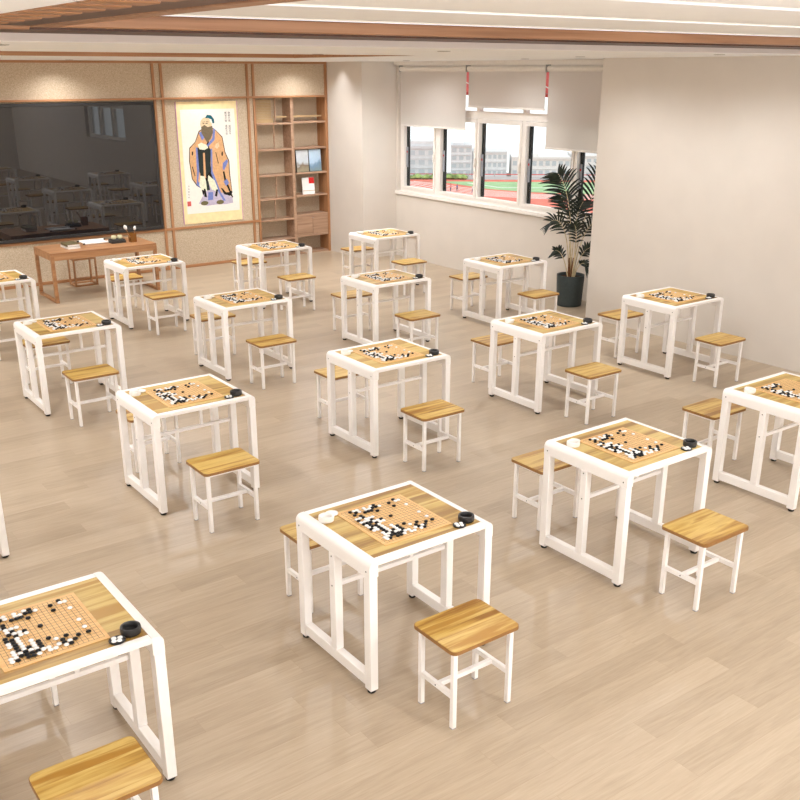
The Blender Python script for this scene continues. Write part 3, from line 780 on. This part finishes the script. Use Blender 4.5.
FR = [([base(-4, 0), Q(306, 380, 0), Q(306, 240, -.02), Q(270, 120, -.05), Q(226, 70, -.08)], 0.29, 24, 0.30),
      ([base(6, .02), Q(330, 380, .02), Q(360, 240, .0), Q(395, 130, .0), Q(428, 46, -.02)], 0.30, 22, 0.30),
      ([base(-10, -.02), Q(296, 400), Q(282, 300, -.08), Q(240, 250, -.12), Q(205, 268, -.16)], 0.19, 16, 0.35),
      ([base(2, .06), Q(318, 400, .06), Q(318, 300, .06), Q(322, 230, .0), Q(345, 190, -.05)], 0.22, 18, 0.30),
      ([base(10, 0), Q(336, 410), Q(352, 320, -.04), Q(385, 270, -.08), Q(425, 262, -.1)], 0.20, 16, 0.35),
      ([base(-14, -.03), Q(288, 470), Q(276, 430, -.04), Q(252, 400, -.06), Q(232, 402, -.08)], 0.13, 11, 0.35),
      ([base(12, -.03), Q(336, 460), Q(352, 420, -.04), Q(372, 390, -.06), Q(394, 388, -.08)], 0.15, 12, 0.35),
      ([base(14, -.04), Q(338, 480), Q(350, 455, -.05), Q(364, 452, -.08), Q(378, 470, -.1)], 0.11, 10, 0.4),
      ([base(-2, .08), Q(312, 380, .12), Q(300, 270, .16), Q(285, 210, .2), Q(262, 180, .2)], 0.20, 16, 0.3),
      ([base(4, -.05), Q(318, 420, -.08), Q(322, 350, -.14), Q(318, 300, -.2), Q(300, 280, -.24)], 0.17, 14, 0.4)]
for pts, L, nl, dr in FR: frond('frond', pts, L, max(8, int(nl*0.68)), dr, dv, rnd, t)
for dx, d in ((-9, -.02), (6, 0.01), (-2, .04)):
    MB().tube([Q(313+dx, 525, d), Q(313+dx*1.2, 480, d), Q(313+dx*1.5, 440, d)], [0.018, 0.015, 0.010], 8).build('husk', HUSK, t)

# ------------------------------------------------------------------ outside: school grounds far below
ZG = -24.0
def asph(name, c, s=0.4):
    return plain(name, c, 0.9, 0.1, var=0.06, scale=s)
TRACK = asph('running_track', (222, 128, 112)); TURF = asph('sports_turf', (160, 192, 146)); PAVE = asph('school_pavement', (196, 194, 190)); LINEW = plain('line_paint', (240, 240, 236), 0.8)

def flat(name, mat, pts, z0, z1):
    return tag(MB().prism(pts, 'Z', z0, z1).build(name, mat), kind='structure')
e1, e2 = Vector((0.77, -0.638)), Vector((0.638, 0.77))        # along the far fence / away from the school
def G(a, b): q = Vector((150.0, 183.4)) + e1*a + e2*b; return (q.x, q.y)
flat('track_surface', TRACK, [G(-40, -70), G(150, -70), G(150, 27.5), G(-40, 27.5)], ZG-0.02, ZG)
field = [G(-6, 22.0), G(-2, 20), G(3, 13.5), G(9, 5.5), G(18, 0.0), G(30, -3.5), G(120, -3.5), G(120, 22.0)]
flat('turf_field', TURF, field, ZG, ZG+0.05)
flat('turf_strip', TURF, [G(-40, 19.5), G(-12, 19.5), G(-12, 23), G(-40, 23)], ZG, ZG+0.05)
m = MB()
def stripe(a, b, w=0.18, z=0.06):
    a, b = Vector(a), Vector(b); n = (b-a).normalized(); n = Vector((-n.y, n.x))*w
    q = [a+n, b+n, b-n, a-n]; m.prism([(p.x, p.y) for p in q], 'Z', ZG+z-0.05, ZG+z)
for off in (0, 1.6, 3.2, 4.8, 6.4, 8.0):
    P = [G(-10-off*0.7, 22.0-off*.4), G(-4-off, 17-off*.6), G(2-off, 9-off*.8), G(9-off*.8, 2-off), G(20, -5-off), G(120, -5-off)]
    for a, b in zip(P, P[1:]): stripe(a, b)
stripe(G(12, 8), G(60, 8), 0.25, 0.12); stripe(G(12, 8), G(4, 18), 0.25, 0.12)
tag(m.build('track_lines', LINEW), kind='structure')
tag(MB().prism([G(-60, -90), G(160, -90), G(160, 47), G(-60, 47)], 'Z', ZG-1, ZG-0.02).build('ground', PAVE), kind='structure')
# fence, hedge
t = empty('boundary_fence', (0, 0, 0), 'long pale fence at the far side of the sports field', 'fence')
fm = MB(); a, b = Vector(G(-45, 29)), Vector(G(150, 29)); L = (b-a).length; M4 = Matrix.Translation((a.x, a.y, ZG)) @ Matrix.Rotation(math.atan2(b.y-a.y, b.x-a.x), 4, 'Z')
fm.box(0, L, -0.15, 0.15, 0.0, 0.7, M=M4); fm.build('fence_wall', plain('fence_wall_grey', (206, 204, 204), 0.9), t)
for k in range(0, 28):
    MB().box(k*7.0, k*7.0+0.35, -0.25, 0.25, 0.701, 1.5, M=M4).build('fence_post', PAVE, t)
fm = MB().box(0, L, -0.05, 0.05, 1.1, 1.35, M=M4); fm.build('fence_rail', plain('fence_rail_red', (214, 120, 116), 0.9), t)
hm = MB()
HEDGE = plain('hedge_leaves', (140, 164, 106), 0.9, 0.1, var=0.25, scale=0.8)
for k in range(150):
    q = Vector(G(-44+k*0.32+rnd.uniform(-.4, .4), 27.6+rnd.uniform(-.3, .3))); r = rnd.uniform(0.5, 0.95)
    hm.lathe([(0, 0), (r, r*0.5), (r*0.9, r*1.0), (r*0.45, r*1.5), (0, r*1.6)], 7, (q.x, q.y, ZG))
tag(hm.build('hedge_foliage', HEDGE), 'low green hedge along the far fence', 'hedge', None, 'stuff')
WINM = plain('distant_window', (190, 198, 203), 0.4, 0.5)
def building(label, a0, a1, b0, depth, h, floors, nwin, col, roof=(190, 192, 196), parapet=0.5, tower=None):
    q = Vector(G(a0, b0)); M4 = Matrix.Translation((q.x, q.y, ZG)) @ Matrix.Rotation(math.atan2(e1.y, e1.x), 4, 'Z'); w = a1-a0
    t = empty('building', (q.x, q.y, ZG), label, 'building'); t.rotation_euler = (0, 0, math.atan2(e1.y, e1.x))
    wm = plain('facade_'+label.split()[0]+str(len(bpy.data.materials)), col, 0.9, 0.1, var=0.03, scale=0.6)
    MB().box(0, w, 0, depth, 0, h).build('walls', wm, t)
    MB().box(-0.05, w+0.05, -0.3, depth+0.3, h+0.001, h+parapet).build('roof', plain('roof_'+str(len(bpy.data.materials)), roof, 0.9), t)
    fh = h/floors
    for f in range(floors):
        for k in range(nwin):
            x = w*(k+0.5)/nwin; ww = w/nwin*0.31
            wo = MB().box(x-ww, x+ww, -0.08, 0.05, f*fh+fh*0.30, f*fh+fh*0.78).build('window', WINM, t)
        MB().box(0.0, w, -0.25, -0.001, f*fh+fh*0.93, f*fh+fh*0.99).build('ledge', wm, t)
    if tower: MB().box(tower[0], tower[1], 0.5, depth*0.6, h+parapet+0.001, h+tower[2]).build('stair_tower', wm, t)
building('grey apartment block with a stepped roof farthest along the fence', -15.0, -4.5, 34, 12, 7.4, 3, 4, (216, 217, 219), (210, 211, 214), 0.6, (3.2, 9.6, 1.8))
building('grey flat roofed school block behind the running track', -0.6, 5.1, 33, 12, 8.0, 4, 3, (222, 223, 225), (206, 207, 210), 0.4, (0.6, 3.4, 0.9))
building('long pale block with many windows beside the grey school block', 5.3, 14.6, 34, 12, 6.3, 3, 7, (226, 227, 228), (212, 213, 215), 0.4, (0.8, 3.4, 0.9))
building('white low school hall behind the green field', 15.8, 31.5, 33, 14, 4.9, 2, 9, (232, 230, 228), (226, 224, 222), 0.5, (3.0, 7.0, 1.2))
building('white four bay block behind the palm', 32.0, 39.0, 33, 14, 5.4, 3, 4, (232, 231, 230), (220, 216, 214), 0.4)
building('tall grey block at the end of the window view', 39.6, 54, 36, 16, 9.4, 4, 6, (220, 222, 225), (206, 208, 211), 0.5)
# walkers on the track
def walker(a, b, label, shirt, trousers, lean):
    q = Vector(G(a, b)); t = empty('person', (q.x, q.y, ZG+0.0), label, 'person', None, rnd.uniform(0, 6))
    me = bpy.data.meshes.new('body')
    V = [(0, 0, .95), (0, .01, 1.2), (0, 0, 1.42), (0, .02, 1.53), (0, .03, 1.66), (-.19, 0, 1.38), (-.24, .06, 1.10), (-.22, .16, .88), (.19, 0, 1.38), (.24, -.05, 1.10), (.22, .02, .86),
         (-.10, 0, .88), (-.11, .12+lean, .48), (-.11, .16, .06), (-.11, .28, .04), (.10, 0, .88), (.11, -.04, .48), (.11, -.22, .07), (.11, -.10, .03)]
    E = [(0, 1), (1, 2), (2, 3), (3, 4), (2, 5), (5, 6), (6, 7), (2, 8), (8, 9), (9, 10), (0, 11), (11, 12), (12, 13), (13, 14), (0, 15), (15, 16), (16, 17), (17, 18)]
    R = [.14, .13, .13, .055, .105, .06, .048, .035, .06, .048, .035, .09, .065, .045, .04, .09, .065, .045, .04]
    me.from_pydata(V, E, []); o = put('body', me, t)
    sk = o.modifiers.new('skin', 'SKIN'); layer = me.skin_vertices[0].data if me.skin_vertices else None
    if layer is None:
        bpy.context.view_layer.objects.active = o; layer = me.skin_vertices[0].data
    for k, r in enumerate(R): layer[k].radius = (r, r)
    layer[0].use_root = True
    o.modifiers.new('sub', 'SUBSURF').levels = 1
    dg = bpy.context.evaluated_depsgraph_get(); nm = bpy.data.meshes.new_from_object(o.evaluated_get(dg)); o.modifiers.clear(); o.data = nm
    for c in ((224, 180, 150), shirt, trousers): nm.materials.append(plain('cloth', c, 0.8))
    for f in nm.polygons:
        z, x = f.center.z, abs(f.center.x)
        f.material_index = 0 if (z > 1.47 or (x > 0.19 and z < 1.15)) else (1 if z > 0.93 else 2)
    hair = MB().lathe([(0, .12), (.07, .10), (.115, .03), (.118, -.03), (.09, -.035), (0, 0.02)], 12, (0, .015, 1.69)).build('hair', BLACK, t)
walker(-0.2, 0.15, 'person in a pink top on the red track beside the blue topped walker', (226, 150, 160), (70, 72, 100), 0)
walker(1.32, 0.05, 'person in a blue top walking on the red track', (92, 110, 170), (64, 66, 92), 0.06)
walker(5.0, -2.77, 'person in a white top on the red track apart from the pair', (232, 230, 232), (92, 88, 140), 0.1)
# red awning fixed above the window outside
t = empty('window_awning', (10.0, 10.9, 3.0), 'red awning with white stripes outside above the window', 'awning')
RED = plain('awning_red', (206, 92, 88), 0.8, 0.1)
a = MB(); a.prism([(0.0, 0.03), (0.9, -0.34), (0.9, -0.37), (0.0, 0.0)], 'Y', -2.4, 2.4); a.build('canopy', RED, t)
a = MB(); a.box(0.88, 0.9, -2.4, 2.4, -0.42, -0.371); a.build('valance', RED, t)
for k in range(9):
    y = -2.3+k*0.56
    a = MB(); a.prism([(0.004, -0.006), (0.88, -0.367), (0.88, -0.372), (0.004, -0.011)], 'Y', y, y+0.03); a.build('stripe', LINEW, t)
for y in (-2.35, 2.35): bx('arm', STEEL, t, 0.0, 0.88, y-0.012, y+0.012, -0.40, -0.378)

# ------------------------------------------------------------------ light
def area(name, loc, rot, sx, sy, power, col=(0.93, 0.96, 1.0)):
    d = bpy.data.lights.new(name, 'AREA'); d.shape = 'RECTANGLE'; d.size = sx; d.size_y = sy; d.energy = power; d.color = col
    o = bpy.data.objects.new(name, d); COL.objects.link(o); o.location = loc; o.rotation_euler = rot; return o
def spot(name, loc, power, angle, blend=1.0, rad=0.05, col=(0.955, 0.97, 1.0), rot=(0, 0, 0)):
    d = bpy.data.lights.new(name, 'SPOT'); d.energy = power; d.spot_size = math.radians(angle); d.spot_blend = blend; d.shadow_soft_size = rad; d.color = col
    o = bpy.data.objects.new(name, d); COL.objects.link(o); o.location = loc; o.rotation_euler = rot; return o
def point_fill(name, loc, power, rad=0.18, col=(0.94, 0.965, 1.0)):
    d = bpy.data.lights.new(name, 'POINT'); d.energy = power; d.shadow_soft_size = rad; d.color = col
    o = bpy.data.objects.new(name, d); COL.objects.link(o); o.location = loc; return o
for u, v, p in ((-2.6, 4.2, 62), (-2.6, 8.6, 85), (-2.6, 12.0, 75)): point_fill('unseen_fill_light', (u, v, 2.42), p)  # unseen fill added on the left to lift left faces, no fitting there
for u in (-2.5, 1.2, 3.8, 6.1):
    for v in (-2.6, 0.4):
        point_fill('unseen_fill_light', (u, v, 2.42), 100 if v < 0 else 72)  # added fill behind and beside the viewer for front faces, walls and ceiling
for u in (2.6, 5.2, 7.8):
    area('tray_lamp', (u, 3.15, ZU-0.012), (0, 0, 0), 1.6, 0.03, 12)
for u in (-1.5, 1.65, 4.85, 7.9):
    for v, p in ((6.05, 98), (7.75, 102), (11.6, 140), (13.0, 140)):  # near rows follow the fittings, back rows are added to brighten the far end
        spot('downlight_or_fill', (min(u, 7.9) if v > 11 else u, v, ZS-0.012), p, 164, 0.7, 0.06)
for u, v in ((9.0, 12.2), (9.0, 10.2)):
    spot('downlight_or_fill', (u, v, ZS-0.012), 70, 160, 1.0, 0.06)
for u in (2.4, 4.58, 6.72, 8.43):
    spot('wall_washer_lamp', (u, 14.05, ZS-0.015), 40, 146, 1.0, 0.03)
spot('wall_washer_lamp', (8.93, 13.95, ZS-0.015), 10, 110, 1.0, 0.03)

w = bpy.data.worlds.new('overcast_sky'); SC.world = w; w.use_nodes = True
nt = w.node_tree; bg = nt.nodes['Background']
tc = nt.nodes.new('ShaderNodeTexCoord'); sp = nt.nodes.new('ShaderNodeSeparateXYZ'); rp = nt.nodes.new('ShaderNodeValToRGB')
nt.links.new(tc.outputs['Generated'], sp.inputs[0]); nt.links.new(sp.outputs[2], rp.inputs[0]); nt.links.new(rp.outputs[0], bg.inputs[0])
rp.color_ramp.elements[0].color = (0.93, 0.95, 0.97, 1); rp.color_ramp.elements[1].color = (0.98, 0.99, 1.0, 1)
bg.inputs[1].default_value = 1.5

# ------------------------------------------------------------------ camera
cam = bpy.data.cameras.new('camera'); co = bpy.data.objects.new('camera', cam); COL.objects.link(co)
cam.sensor_width = 36; cam.lens = 964.465/800*36; cam.clip_end = 1500; cam.clip_start = 0.05
co.location = (0, 0, 2.9517); co.rotation_euler = (PI/2-0.36460, 0, -0.63120)
cam.shift_x = 2.38/800; cam.shift_y = 38.95/800
SC.camera = co
SC.view_settings.view_transform = 'Standard'; SC.view_settings.look = 'None'; SC.view_settings.gamma = 1.0; SC.view_settings.use_curve_mapping = False
SC.view_settings.exposure = 0.1
print('stones', n_stones)
